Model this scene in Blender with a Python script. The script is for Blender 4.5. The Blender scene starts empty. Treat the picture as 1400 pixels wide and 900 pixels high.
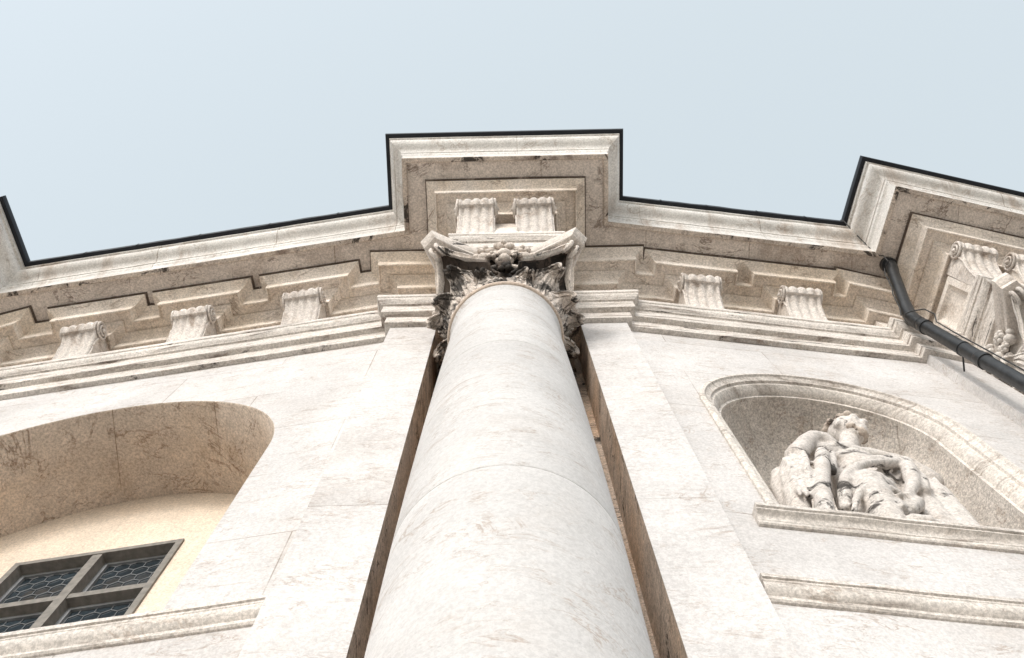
import bpy, bmesh, math, random
from math import sin, cos, pi, radians as rad, sqrt, atan2
from mathutils import Vector, Matrix
from mathutils.geometry import tessellate_polygon

random.seed(7)
SC = bpy.context.scene
COL = SC.collection
ZC = 1.65                                   # eye height above the paving

# ------------------------------------------------------------------ camera
cam_d = bpy.data.cameras.new('camera'); cam = bpy.data.objects.new('camera', cam_d); COL.objects.link(cam)
cam_d.sensor_width = 36.0; cam_d.sensor_fit = 'HORIZONTAL'; cam_d.lens = 36.0
cam_d.clip_start = 0.05; cam_d.clip_end = 3000
f_px, zx, zy, yaw = 1400.0, 688.0, 113.0, rad(0.8)
Zc = Vector((zx-700, 450-zy, f_px)).normalized()
Fc = (Vector((0, 0, 1)) - Zc.z*Zc).normalized()
Rc = -Fc.cross(Zc)
XA = Rc*cos(yaw) + Fc*sin(yaw); YA = -Rc*sin(yaw) + Fc*cos(yaw)
right = Vector((XA.x, YA.x, Zc.x)); up = Vector((XA.y, YA.y, Zc.y)); fwd = Vector((XA.z, YA.z, Zc.z))
M = Matrix((right, up, -fwd)).transposed().to_4x4(); M.translation = Vector((0, 0, ZC))
cam.matrix_world = M
SC.camera = cam

# ------------------------------------------------------------------ sky, sun, exposure
SUN_EL, SUN_AZ = rad(24), rad(199)          # azimuth measured clockwise from +Y (facade faces -Y)
w = bpy.data.worlds.new('World'); SC.world = w; w.use_nodes = True
nt = w.node_tree; nt.nodes.clear()
sky = nt.nodes.new('ShaderNodeTexSky'); sky.sky_type = 'NISHITA'; sky.sun_disc = False
sky.sun_elevation = SUN_EL; sky.sun_rotation = SUN_AZ
sky.air_density = 0.8; sky.dust_density = 3.0; sky.ozone_density = 1.0; sky.altitude = 100
hs = nt.nodes.new('ShaderNodeHueSaturation'); hs.inputs['Saturation'].default_value = 0.5; hs.inputs['Value'].default_value = 1.0
bg = nt.nodes.new('ShaderNodeBackground'); bg.inputs['Strength'].default_value = 0.15
wo = nt.nodes.new('ShaderNodeOutputWorld')
nt.links.new(sky.outputs[0], hs.inputs['Color']); hz = nt.nodes.new('ShaderNodeMix'); hz.data_type = 'RGBA'; hz.inputs[0].default_value = .55; hz.inputs[7].default_value = (2.56, 2.88, 2.93, 1)   # thin high haze
nt.links.new(hs.outputs[0], hz.inputs[6]); nt.links.new(hz.outputs[2], bg.inputs['Color']); nt.links.new(bg.outputs[0], wo.inputs['Surface'])
sd = bpy.data.lights.new('sun', 'SUN'); sd.energy = 0.56; sd.angle = rad(12); sd.color = (1.0, 0.972, 0.94)
sun = bpy.data.objects.new('sun', sd); COL.objects.link(sun)
sdir = Vector((sin(SUN_AZ)*cos(SUN_EL), cos(SUN_AZ)*cos(SUN_EL), sin(SUN_EL)))   # towards the sun
sun.rotation_euler = sdir.to_track_quat('Z', 'Y').to_euler()
sun.location = (0, -20, 30)
vs = SC.view_settings; vs.view_transform = 'Standard'; vs.look = 'None'; vs.gamma = 1.0; vs.use_curve_mapping = False
vs.exposure = 1.25
SC.cycles.max_bounces = 8; SC.cycles.diffuse_bounces = 5

# ------------------------------------------------------------------ materials
def stone(name, base, vein=(.30, .20, .13), vein_amt=.5, stain=(.16, .11, .075), stain_amt=.4, stain_scale=1.4, streak=(1, 1, 1),
          rough=.75, joints=None, crust=0.0, bump=.25, speck=.35, vein_scale=1.0, vein_rot=.45, per_obj=False, warm=None, grain=.2):
    m = bpy.data.materials.new(name); m.use_nodes = True
    N = m.node_tree.nodes; L = m.node_tree.links
    b = N['Principled BSDF']; b.inputs['Roughness'].default_value = rough
    b.inputs['Specular IOR Level'].default_value = .25
    tone = None
    tc = N.new('ShaderNodeTexCoord')
    P = tc.outputs['Object']
    if per_obj:
        oi = N.new('ShaderNodeObjectInfo'); mu = N.new('ShaderNodeMath'); mu.operation = 'MULTIPLY'; mu.inputs[1].default_value = 40
        L.new(oi.outputs['Random'], mu.inputs[0])
        va = N.new('ShaderNodeVectorMath'); va.operation = 'ADD'; L.new(P, va.inputs[0]); L.new(mu.outputs[0], va.inputs[1]); P = va.outputs[0]; tone = oi.outputs['Random']
    def noise(scale, detail=6, rgh=.6, dist=0.0, mp=(1, 1, 1), rot=(0, 0, 0), off=0.0):
        mpn = N.new('ShaderNodeMapping'); mpn.inputs['Scale'].default_value = mp; mpn.inputs['Rotation'].default_value = rot
        mpn.inputs['Location'].default_value = (off, off*1.7, off*.6)
        L.new(P, mpn.inputs[0])
        n = N.new('ShaderNodeTexNoise'); n.inputs['Scale'].default_value = scale; n.inputs['Detail'].default_value = detail
        n.inputs['Roughness'].default_value = rgh; n.inputs['Distortion'].default_value = dist
        L.new(mpn.outputs[0], n.inputs['Vector']); return n.outputs['Fac']
    def mr(v, a, c, lo=0.0, hi=1.0):
        r = N.new('ShaderNodeMapRange'); r.interpolation_type = 'SMOOTHSTEP'
        for k, x in zip((1, 2, 3, 4), (a, c, lo, hi)): r.inputs[k].default_value = x
        L.new(v, r.inputs[0]); return r.outputs[0]
    def math_(op, a, c):
        q = N.new('ShaderNodeMath'); q.operation = op
        for k, x in enumerate((a, c)):
            if isinstance(x, (int, float)): q.inputs[k].default_value = x
            else: L.new(x, q.inputs[k])
        return q.outputs[0]
    def mix(fac, a, c, mode='MIX'):
        x = N.new('ShaderNodeMix'); x.data_type = 'RGBA'; x.blend_type = mode
        if isinstance(fac, (int, float)): x.inputs[0].default_value = fac
        else: L.new(fac, x.inputs[0])
        for k, s in ((6, a), (7, c)):
            if isinstance(s, tuple): x.inputs[k].default_value = (*s, 1)
            else: L.new(s, x.inputs[k])
        return x.outputs[2]
    dark = tuple(v*.90 for v in base); lite = tuple(min(.93, v*1.05) for v in base)
    col = mix(mr(noise(.9, 5, .6, off=3), .35, .65), dark, lite)
    if warm: col = mix(math_('MULTIPLY', mr(noise(.7, 4, .6, .5, off=21), .45, .68), .75), col, warm)
    # broad stains
    st = math_('MULTIPLY', mr(noise(stain_scale, 9, .68, .6, streak, off=7), .50, .72), stain_amt)
    col = mix(st, col, stain)
    # thin broken veins
    for k, (sc, wd, rr) in enumerate(((1.3, .016, vein_rot), (3.4, .017, -vein_rot*.7))):
        n = noise(sc*vein_scale, 7, .62, 1.2, (.55, .8, 1.7), (0, rr, .3), off=11+5*k)
        d = N.new('ShaderNodeMath'); d.operation = 'ABSOLUTE'; L.new(math_('SUBTRACT', n, .5), d.inputs[0])
        ln = mr(d.outputs[0], 0.0, wd, 1.0, 0.0)
        msk = mr(noise(2.1*vein_scale, 4, .6, off=31+k), .46, .60)
        col = mix(math_('MULTIPLY', math_('MULTIPLY', ln, msk), vein_amt), col, vein)
    # grain of the stone
    gr = N.new('ShaderNodeCombineColor'); gv = mr(noise(46, 3, .85, off=61), .34, .66, 1-grain, 1+grain*.8)
    gv = math_('MULTIPLY', gv, mr(noise(9, 5, .75, off=63), .34, .66, 1-grain*.25, 1+grain*.25))
    if tone is not None:
        tr = N.new('ShaderNodeMapRange'); tr.inputs[3].default_value = .93; tr.inputs[4].default_value = 1.04; L.new(tone, tr.inputs[0]); gv = math_('MULTIPLY', gv, tr.outputs[0])
    for k in range(3): L.new(gv, gr.inputs[k])
    col = mix(1.0, col, gr.outputs[0], 'MULTIPLY')
    # pits and specks
    sp = math_('MULTIPLY', mr(noise(38, 3, .7, off=2), .62, .74), speck)
    col = mix(sp, col, tuple(v*.45 for v in base))
    sp2 = math_('MULTIPLY', mr(noise(16, 4, .7, .4, (1, 1, 1.6), off=5), .64, .72), speck*.9)
    col = mix(sp2, col, stain)
    if crust > 0:
        ck = math_('MULTIPLY', mr(noise(3.2, 8, .72, .8, streak, off=41), .60-crust*.22, .66-crust*.2), .93)
        col = mix(ck, col, (.022, .018, .015))
    hgt = math_('ADD', math_('MULTIPLY', noise(60, 4, .6, off=1), .5), noise(9, 6, .65, off=8))
    if joints:
        bw, bh, ox, oz = joints
        sx = N.new('ShaderNodeSeparateXYZ'); L.new(tc.outputs['Object'], sx.inputs[0])
        cx = N.new('ShaderNodeCombineXYZ'); L.new(math_('ADD', sx.outputs[0], ox), cx.inputs[0]); L.new(math_('ADD', sx.outputs[2], oz), cx.inputs[1])
        bt = N.new('ShaderNodeTexBrick'); bt.inputs['Scale'].default_value = 1.0
        bt.inputs['Mortar Size'].default_value = .005; bt.inputs['Mortar Smooth'].default_value = .3
        bt.inputs['Brick Width'].default_value = bw; bt.inputs['Row Height'].default_value = bh
        bt.inputs['Color1'].default_value = (1, 1, 1, 1); bt.inputs['Color2'].default_value = (.86, .845, .83, 1); bt.inputs['Mortar'].default_value = (.42, .36, .30, 1)
        L.new(cx.outputs[0], bt.inputs['Vector'])
        col = mix(math_('MULTIPLY', mr(noise(1.1, 3, .6, off=51), .34, .6), .85), col, mix(1.0, col, bt.outputs['Color'], 'MULTIPLY'))
        hgt = math_('SUBTRACT', hgt, math_('MULTIPLY', bt.outputs['Fac'], .8))
    L.new(col, b.inputs['Base Color'])
    bp = N.new('ShaderNodeBump'); bp.inputs['Strength'].default_value = bump; bp.inputs['Distance'].default_value = .012
    L.new(hgt, bp.inputs['Height']); L.new(bp.outputs[0], b.inputs['Normal'])
    return m

def plain(name, base, rough=.6, metal=0.0, nscale=8, amt=.3, bump=.1, spec=.4):
    m = bpy.data.materials.new(name); m.use_nodes = True
    N = m.node_tree.nodes; L = m.node_tree.links; b = N['Principled BSDF']
    b.inputs['Roughness'].default_value = rough; b.inputs['Metallic'].default_value = metal; b.inputs['Specular IOR Level'].default_value = spec
    tc = N.new('ShaderNodeTexCoord'); n = N.new('ShaderNodeTexNoise'); n.inputs['Scale'].default_value = nscale; n.inputs['Detail'].default_value = 7
    L.new(tc.outputs['Object'], n.inputs['Vector'])
    r = N.new('ShaderNodeValToRGB'); r.color_ramp.elements[0].position = .3; r.color_ramp.elements[1].position = .7
    r.color_ramp.elements[0].color = (*[v*(1-amt) for v in base], 1); r.color_ramp.elements[1].color = (*[min(1, v*(1+amt*.5)) for v in base], 1)
    L.new(n.outputs['Fac'], r.inputs[0]); L.new(r.outputs[0], b.inputs['Base Color'])
    bp = N.new('ShaderNodeBump'); bp.inputs['Strength'].default_value = bump; bp.inputs['Distance'].default_value = .01
    L.new(n.outputs['Fac'], bp.inputs['Height']); L.new(bp.outputs[0], b.inputs['Normal'])
    return m

MT = {}
MT['wall'] = stone('marble_ashlar', (.585, .567, .558), joints=(1.9, 1.05, .35, .1), vein=(.34, .27, .22), vein_amt=.68, stain=(.54, .49, .45), stain_amt=.4, speck=.4, grain=.14, vein_scale=1.5)
MT['pil'] = stone('marble_pilaster', (.595, .577, .568), joints=(7.0, 1.9, 3.5, .35), vein=(.34, .27, .22), vein_amt=.62, stain=(.55, .50, .46), stain_amt=.36, speck=.4, grain=.14, vein_scale=1.5)
MT['shaft'] = stone('marble_shaft', (.575, .562, .553), vein=(.34, .27, .22), vein_amt=.62, stain=(.50, .46, .43), stain_amt=.45, stain_scale=.9, speck=.4, vein_rot=.5, grain=.10, vein_scale=1.4, per_obj=True)
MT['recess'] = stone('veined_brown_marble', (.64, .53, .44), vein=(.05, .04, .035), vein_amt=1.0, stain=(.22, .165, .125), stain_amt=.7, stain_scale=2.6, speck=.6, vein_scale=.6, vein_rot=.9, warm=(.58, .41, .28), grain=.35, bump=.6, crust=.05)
MT['soffit'] = stone('tan_stained_soffit', (.66, .59, .53), vein=(.18, .13, .10), vein_amt=.8, stain=(.33, .26, .21), stain_amt=.75, stain_scale=1.1, joints=(1.25, 30, .2, 0), speck=.5, grain=.24, bump=.5)
MT['drip'] = stone('stained_drip', (.58, .50, .43), vein_amt=.3, stain=(.16, .12, .095), stain_amt=.9, stain_scale=2.0, speck=.7, grain=.3, crust=.30, bump=.5, streak=(1, 1, 1))
MT['bed'] = stone('tan_bed_moulding', (.74, .675, .61), vein=(.24, .17, .12), vein_amt=.7, stain=(.36, .28, .21), stain_amt=.65, stain_scale=1.6, speck=.4, warm=(.67, .57, .46), grain=.25, bump=.4)
MT['dark_line'] = stone('dark_joint_stone', (.14, .11, .09), vein_amt=0, stain=(.46, .39, .33), stain_amt=1.0, stain_scale=2.4, speck=.3)  # dark brown with paler patches, for the strip above the bed moulding
MT['frieze'] = stone('frieze_stone', (.72, .665, .61), vein=(.35, .25, .18), vein_amt=.5, stain=(.36, .28, .22), stain_amt=.55, stain_scale=2.5, speck=.5, grain=.24)
MT['arch'] = stone('architrave_stone', (.66, .615, .57), vein=(.3, .22, .16), vein_amt=.5, stain=(.15, .11, .085), stain_amt=1.0, stain_scale=2.6, streak=(.55, .8, 5.5), speck=.55, grain=.24, crust=.06)
MT['cyma'] = stone('cornice_stone', (.68, .66, .63), vein=(.3, .22, .16), vein_amt=.5, stain=(.36, .28, .22), stain_amt=.7, stain_scale=1.5, streak=(1.8, .6, .5), speck=.4, grain=.18, joints=(1.5, 30, .6, 0))
MT['console'] = stone('console_stone', (.66, .61, .565), vein=(.3, .22, .16), vein_amt=.4, stain=(.29, .215, .16), stain_amt=.75, stain_scale=3.5, speck=.6, per_obj=True, bump=.6, grain=.26)
MT['alcove'] = stone('beige_alcove', (.64, .545, .46), vein=(.20, .12, .07), vein_amt=.7, stain=(.40, .30, .215), stain_amt=.65, stain_scale=1.2, speck=.6, joints=(1.02, 30, .1, 0), warm=(.62, .50, .39), grain=.26, bump=.5)
MT['niche'] = stone('niche_stone', (.62, .575, .53), vein=(.3, .22, .16), vein_amt=.5, stain=(.34, .28, .23), stain_amt=.6, speck=.8, bump=.8, joints=(.62, 30, .1, 0), grain=.36)
MT['mould'] = stone('grey_moulding', (.63, .585, .54), vein=(.3, .22, .16), vein_amt=.4, stain=(.17, .13, .10), stain_amt=.85, stain_scale=2.6, streak=(.7, .8, 4.0), speck=.55, grain=.26)
MT['capital'] = stone('weathered_capital', (.66, .59, .53), vein=(.3, .22, .16), vein_amt=.2, stain=(.26, .18, .13), stain_amt=.75, stain_scale=4.0, speck=.6, crust=.66, bump=.7, per_obj=True, grain=.3)
MT['abacus'] = stone('abacus_stone', (.64, .585, .535), vein=(.3, .22, .16), vein_amt=.2, stain=(.24, .18, .14), stain_amt=.6, stain_scale=4.0, speck=.5, crust=.12, bump=.5)
MT['volute'] = stone('weathered_volute', (.70, .64, .585), vein_amt=.2, stain=(.24, .17, .12), stain_amt=.7, stain_scale=4.0, speck=.5, crust=.25, bump=.6, grain=.25, per_obj=True)
MT['flower'] = stone('weathered_flower', (.66, .59, .53), vein_amt=.2, stain=(.22, .16, .12), stain_amt=.8, stain_scale=6.0, speck=.5, crust=.15, bump=.6, grain=.25)
MT['clean'] = stone('clean_capital', (.66, .62, .58), vein_amt=.2, stain=(.34, .27, .22), stain_amt=.6, stain_scale=4.0, speck=.5, crust=.02, bump=.6, grain=.2)
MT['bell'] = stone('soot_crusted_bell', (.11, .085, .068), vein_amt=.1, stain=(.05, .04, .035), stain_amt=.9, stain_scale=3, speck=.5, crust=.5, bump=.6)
MT['astragal'] = stone('astragal_stone', (.56, .46, .38), vein_amt=.2, stain=(.24, .17, .12), stain_amt=.7, stain_scale=3, speck=.5)
MT['statue'] = stone('statue_marble', (.60, .56, .525), vein_amt=.15, stain=(.30, .24, .19), stain_amt=.5, stain_scale=3.5, speck=.6, crust=.22, bump=.6, grain=.24)
MT['plaster'] = stone('cream_plaster', (.68, .58, .475), vein_amt=0, stain=(.60, .48, .37), stain_amt=.5, stain_scale=.8, speck=.15, bump=.15, rough=.9)
MT['frame'] = plain('grey_window_frame', (.20, .185, .165), .7, nscale=20)
MT['came'] = plain('lead_came', (.26, .27, .28), .5, .3)
MT['glass'] = plain('dark_glass', (.028, .040, .050), .12, nscale=3, amt=.5, bump=.05, spec=.5)
MT['gutter'] = plain('black_gutter_metal', (.012, .014, .019), .55, .0, nscale=3, spec=.3)
MT['pipe'] = plain('dark_pipe_metal', (.022, .0235, .025), .42, .3, nscale=14, amt=.5, bump=.15)
MT['cable'] = plain('dark_cable', (.03, .03, .03), .6)
MT['ground'] = stone('pale_paving', (.42, .385, .345), vein_amt=.1, stain=(.34, .30, .26), stain_amt=.4, speck=.2)
MT['roof'] = plain('roof_sheet', (.10, .10, .11), .6)

# ------------------------------------------------------------------ mesh helpers
class MB:
    def __init__(s): s.v = []; s.f = []
    def add(s, vs, fs):
        o = len(s.v); s.v += [tuple(p) for p in vs]; s.f += [tuple(i+o for i in q) for q in fs]
    def grid(s, rows, closed_u=False, closed_v=False):
        nr, nc = len(rows), len(rows[0]); o = len(s.v)
        for r in rows: s.v += [tuple(p) for p in r]
        for i in range(nr if closed_v else nr-1):
            for j in range(nc if closed_u else nc-1):
                a, b = i, (i+1) % nr; c, d = j, (j+1) % nc
                s.f.append((o+a*nc+c, o+a*nc+d, o+b*nc+d, o+b*nc+c))
    def box(s, x0, x1, y0, y1, z0, z1, T=None):
        T = T or (lambda p: p)
        vs = [T((x, y, z)) for x in (x0, x1) for y in (y0, y1) for z in (z0, z1)]
        s.add(vs, [(0, 1, 3, 2), (4, 6, 7, 5), (0, 4, 5, 1), (2, 3, 7, 6), (0, 2, 6, 4), (1, 5, 7, 3)])
    def tube(s, pts, r, n=10, caps=True):
        pts = [Vector(p) for p in pts]; rows = []
        rr = r if isinstance(r, (list, tuple)) else [r]*len(pts)
        prev = None
        for i, p in enumerate(pts):
            t = (pts[min(i+1, len(pts)-1)] - pts[max(i-1, 0)]).normalized()
            if prev is None:
                a = t.cross(Vector((0, 0, 1)) if abs(t.z) < .9 else Vector((1, 0, 0))).normalized()
            else:
                a = (prev - t*prev.dot(t)).normalized()
            prev = a; b = t.cross(a)
            rows.append([p + a*(cos(2*pi*k/n)*rr[i]) + b*(sin(2*pi*k/n)*rr[i]) for k in range(n)])
        s.grid(rows, closed_u=True)
        if caps:
            o = len(s.v); s.v += [tuple(q) for q in rows[0]] + [tuple(q) for q in rows[-1]]
            s.f.append(tuple(range(o, o+n))); s.f.append(tuple(range(o+2*n-1, o+n-1, -1)))
    def lathe(s, prof, n=64, c=(0, 0), wob=None):
        s.grid([[(c[0]+r*cos(2*pi*k/n), c[1]+r*sin(2*pi*k/n), z) for k in range(n)] for r, z in prof], closed_u=True)
    def ball(s, c, r, n=10, m=7, T=None):
        r = r if isinstance(r, (tuple, list)) else (r, r, r)
        rows = []
        for i in range(m+1):
            th = pi*i/m; th = min(max(th, .02), pi-.02)
            row = []
            for k in range(n):
                q = Vector((r[0]*sin(th)*cos(2*pi*k/n), r[1]*sin(th)*sin(2*pi*k/n), r[2]*cos(th)))
                if T: q = T @ q
                row.append(Vector(c)+q)
            rows.append(row)
        s.grid(rows, closed_u=True)
        o = len(s.v); s.v += [tuple(q) for q in rows[0]]+[tuple(q) for q in rows[-1]]
        s.f.append(tuple(range(o, o+n))); s.f.append(tuple(range(o+2*n-1, o+n-1, -1)))
    def build(s, name, mat, parent=None, angle=35, weld=True, solid=0.0, recalc=True, lift=True):
        me = bpy.data.meshes.new(name)
        off = parent_world(parent) if parent else Vector((0, 0, 0))
        zz = ZC if lift else 0.0
        me.from_pydata([(x-off.x, y-off.y, z+zz-off.z) for x, y, z in s.v], [], s.f)
        bm = bmesh.new(); bm.from_mesh(me)
        if weld: bmesh.ops.remove_doubles(bm, verts=bm.verts, dist=.0004)
        if recalc: bmesh.ops.recalc_face_normals(bm, faces=bm.faces)
        bm.to_mesh(me); bm.free()
        for p in me.polygons: p.use_smooth = True
        me.set_sharp_from_angle(angle=rad(angle))
        o = bpy.data.objects.new(name, me); COL.objects.link(o)
        if mat: me.materials.append(MT[mat] if isinstance(mat, str) else mat)
        if parent: o.parent = parent
        if solid:
            md = o.modifiers.new('solid', 'SOLIDIFY'); md.thickness = solid; md.offset = 0
        return o

PW = {}
def parent_world(o):
    v = Vector((0, 0, 0))
    while o is not None:
        v = v + Vector(o.location); o = o.parent
    return v

def thing(name, label, cat, loc=(0, 0, 0), group=None):
    o = bpy.data.objects.new(name, None); COL.objects.link(o); o.location = loc; o.empty_display_size = .2
    o['label'] = label; o['category'] = cat
    if group: o['group'] = group
    return o

# ------------------------------------------------------------------ plan of the facade (x, y in metres, viewer at the origin)
def rot2(a, p): return (p[0]*cos(a)-p[1]*sin(a), p[0]*sin(a)+p[1]*cos(a))
AX = (0.0, 2.23)
class Block:                                  # one column bay end: local plan with the column at (0, 2.23)
    def __init__(s, axis, a): s.ax = axis; s.a = a
    def p(s, x, y):
        q = rot2(s.a, (x-AX[0], y-AX[1])); return (s.ax[0]+q[0], s.ax[1]+q[1])
    def P(s, v): return (*s.p(v[0], v[1]), v[2])
BC = Block((0.0, 2.23), 0.0); BR = Block((5.50, 2.925), rad(13.6)); BL = Block((-7.33, 3.19), rad(-13.5))
class Bay:
    def __init__(s, O, a, sg):
        s.O = O; s.u = (sg*cos(a), sin(a)); s.n = (-sg*sin(a), cos(a)); s.sg = sg
    def p(s, u, off): return (s.O[0]+s.u[0]*u+s.n[0]*off, s.O[1]+s.u[1]*u+s.n[1]*off)
    def P(s, v): return (*s.p(v[0], v[1]), v[2])           # v = (u along wall, offset inward, z)
LB = Bay((-1.487, 2.467), rad(7.6), -1); RB = Bay((1.486, 2.413), rad(7.7), 1)
def isect(a, b, c, d):
    r = (b[0]-a[0], b[1]-a[1]); q = (d[0]-c[0], d[1]-c[1]); den = r[0]*q[1]-r[1]*q[0]
    t = ((c[0]-a[0])*q[1]-(c[1]-a[1])*q[0])/den
    return (a[0]+r[0]*t, a[1]+r[1]*t)
def xs(blk, x, bay, off): return isect(blk.p(x, 0), blk.p(x, 5), bay.p(0, off), bay.p(1, off))

# walking left to right; outward is the viewer's side
def mitres(path):
    n = len(path); out = []
    nr = []
    for i in range(n-1):
        d = (path[i+1][0]-path[i][0], path[i+1][1]-path[i][1]); l = sqrt(d[0]**2+d[1]**2); nr.append((d[1]/l, -d[0]/l))
    for i in range(n):
        if i == 0: out.append(nr[0])
        elif i == n-1: out.append(nr[-1])
        else:
            a, b = nr[i-1], nr[i]; m = (a[0]+b[0], a[1]+b[1]); k = 1+a[0]*b[0]+a[1]*b[1]
            out.append((m[0]/k, m[1]/k))
    return out
rj = random.Random(12)
def sweep(mb, prof, path, i0=0, i1=None, mit=None, jit=.0014, step=.28):
    mit = mit or mitres(path); i1 = len(path)-1 if i1 is None else i1
    rows = []
    for i in range(i0, i1+1):
        cur = [(path[i][0]+mit[i][0]*o, path[i][1]+mit[i][1]*o, z) for o, z in prof]
        if rows and jit:
            last = rows[-1]; ln = sqrt((path[i][0]-path[i-1][0])**2+(path[i][1]-path[i-1][1])**2); n = int(ln/step)
            d = (path[i][0]-path[i-1][0], path[i][1]-path[i-1][1]); nx, ny = (d[1]/ln, -d[0]/ln) if ln > 1e-6 else (0, 0)
            for k in range(1, n):
                t = k/n; a, c = rj.gauss(0, jit), rj.gauss(0, jit); row = []
                for q0, q1 in zip(last, cur):
                    e, h = a+rj.gauss(0, jit*.5), c+rj.gauss(0, jit*.5)
                    row.append((q0[0]+(q1[0]-q0[0])*t+nx*e, q0[1]+(q1[1]-q0[1])*t+ny*e, q0[2]+h))
                rows.append(row)
        rows.append(cur)
    mb.grid(rows)
def arc(p0, p1, bulge, n=6):
    """curved profile step from p0 to p1; bulge>0 to the left of travel"""
    dx, dz = p1[0]-p0[0], p1[1]-p0[1]
    return [(p0[0]+dx*t - dz*bulge*4*t*(1-t), p0[1]+dz*t + dx*bulge*4*t*(1-t)) for t in [k/n for k in range(n+1)]]

church = thing('church_facade', 'pale marble church front with deep black-edged cornice, scroll brackets and arched window', 'building', (0, 2.6, 0))

# ---- cornice path (block fronts and plain bays)
CP = [BL.p(-.49, 3.2), BL.p(-.49, 1.57), BL.p(.49, 1.57), xs(BL, .49, LB, 0), xs(BC, -.49, LB, 0), (-.49, 1.57), (.49, 1.57), xs(BC, .49, RB, 0),
      xs(BR, -.49, RB, 0), BR.p(-.49, 1.57), BR.p(.49, 1.57), BR.p(.49, 3.2)]
SECT = [(0, 3), (3, 4), (4, 7), (7, 8), (8, 11)]
Z = dict(arch=10.10, fr=10.86, sof=12.20, top=12.90)
prof_drip = [(.672, 12.235), (.672, 12.192), (.68, 12.185), (.722, 12.195), (.728, 12.20)]
prof_corona = [(.728, 12.20), (.732, 12.40), (.738, 12.42), (.756, 12.445), (.760, 12.47), (.760, 12.50)]
cym = [(.77, 12.505)] + arc((.77, 12.51), (.815, 12.63), .18, 6)[1:] + arc((.815, 12.63), (.90, 12.80), -.24, 8)[1:] + [(.905, 12.81), (.928, 12.815), (.928, 12.88)]
prof_cornice = prof_corona + cym
prof_gutter = [(.918, 12.872), (.978, 12.872), (.984, 12.90), (.984, 12.955), (.975, 12.975), (.80, 12.985), (.2, 13.1)]
cm = mitres(CP)
for a, b in SECT:
    m = MB(); sweep(m, prof_cornice, CP, a, b, cm); m.build('cornice', 'cyma', church, 24)
    m = MB(); sweep(m, prof_gutter, CP, a, b, cm); gut = m.build('roof_gutter', 'gutter', church)
    for i in range(a, b):
        p, q = CP[i], CP[i+1]; ln = sqrt((q[0]-p[0])**2+(q[1]-p[1])**2)
        for k in range(1, int(ln/1.1)+1):
            t = k/(int(ln/1.1)+1)+.03*sin(i*5+k); t0, t1 = t-.018/ln, t+.018/ln; mm = MB()
            mm.grid([[(p[0]+(q[0]-p[0])*v+(cm[i][0]*(1-v)+cm[i+1][0]*v)*o, p[1]+(q[1]-p[1])*v+(cm[i][1]*(1-v)+cm[i+1][1]*v)*o, z) for o, z in [(.92, 12.867), (.984, 12.867), (.989, 12.90), (.989, 12.96)]] for v in (t0, t1)]); mm.build('lap_joint', 'gutter', gut)
    m = MB(); sweep(m, prof_drip, CP, a, b, cm); m.build('cornice_drip', 'drip', church, 24)
    m = MB(); sweep(m, [(-.02, 12.222), (.675, 12.222)], CP, a, b, cm); m.build('soffit', 'soffit', church)

# ---- bed moulding path with a break round every bracket
def modules(bay, centres, half=.15, rec=.15, rev=False):
    pts = []
    for u in centres:
        q = [(u-half, rec), (u-half, 0), (u+half, 0), (u+half, rec)]
        pts += [bay.p(*k) for k in (q[::-1] if rev else q)]
    return pts
LC = [3.47, 2.165, .85]; RCn = [.715, 1.895]
REC = .15
def pil_pts(blk, bay_l, bay_r):
    """pilaster + projecting block, left to right"""
    return ([xs(blk, -1.18, bay_l, REC)] if bay_l else [blk.p(-1.18, 3.2)]) + [blk.p(-1.18, 2.40), blk.p(-.48, 2.40), blk.p(-.48, 1.57), blk.p(.48, 1.57), blk.p(.48, 2.40), blk.p(1.18, 2.40)] + \
           ([xs(blk, 1.18, bay_r, REC)] if bay_r else [blk.p(1.18, 3.2)])
BP = pil_pts(BL, None, LB); n0 = len(BP)
BP += modules(LB, LC, rev=True); n1 = len(BP)
BP += pil_pts(BC, LB, RB); n2 = len(BP)
BP += modules(RB, RCn); n3 = len(BP)
BP += pil_pts(BR, RB, None); n4 = len(BP)
BSECT = [(0, n0-1), (n0-1, n1), (n1, n2-1), (n2-1, n3), (n3, n4-1)]
bmt = mitres(BP)
prof_bed = [(.425, 12.24), (.425, 12.185), (.452, 12.182), (.454, 12.15)] + arc((.444, 12.145), (.335, 12.05), -.10, 5) + [(.352, 12.045), (.344, 11.905), (.330, 11.90), (.322, 11.95), (.214, 11.955), (.212, 11.925)] + \
           arc((.206, 11.92), (.098, 11.815), -.10, 5) + [(.112, 11.81), (.106, 11.69), (.094, 11.685), (.088, 11.72), (.0, 11.725), (.0, 11.70)]
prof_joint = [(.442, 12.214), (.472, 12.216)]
prof_frz = [(.0, 11.715), (.0, Z['fr']-.01)]
for a, b in BSECT:
    m = MB(); sweep(m, prof_bed, BP, a, b, bmt); m.build('bed_moulding', 'bed', church, 24)
    m = MB(); sweep(m, prof_joint, BP, a, b, bmt, .004); m.build('dark_joint', 'dark_line', church)  # thin dark strip along the line where bed moulding meets soffit
    m = MB(); sweep(m, prof_frz, BP, a, b, bmt); m.build('frieze', 'frieze', church)

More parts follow.
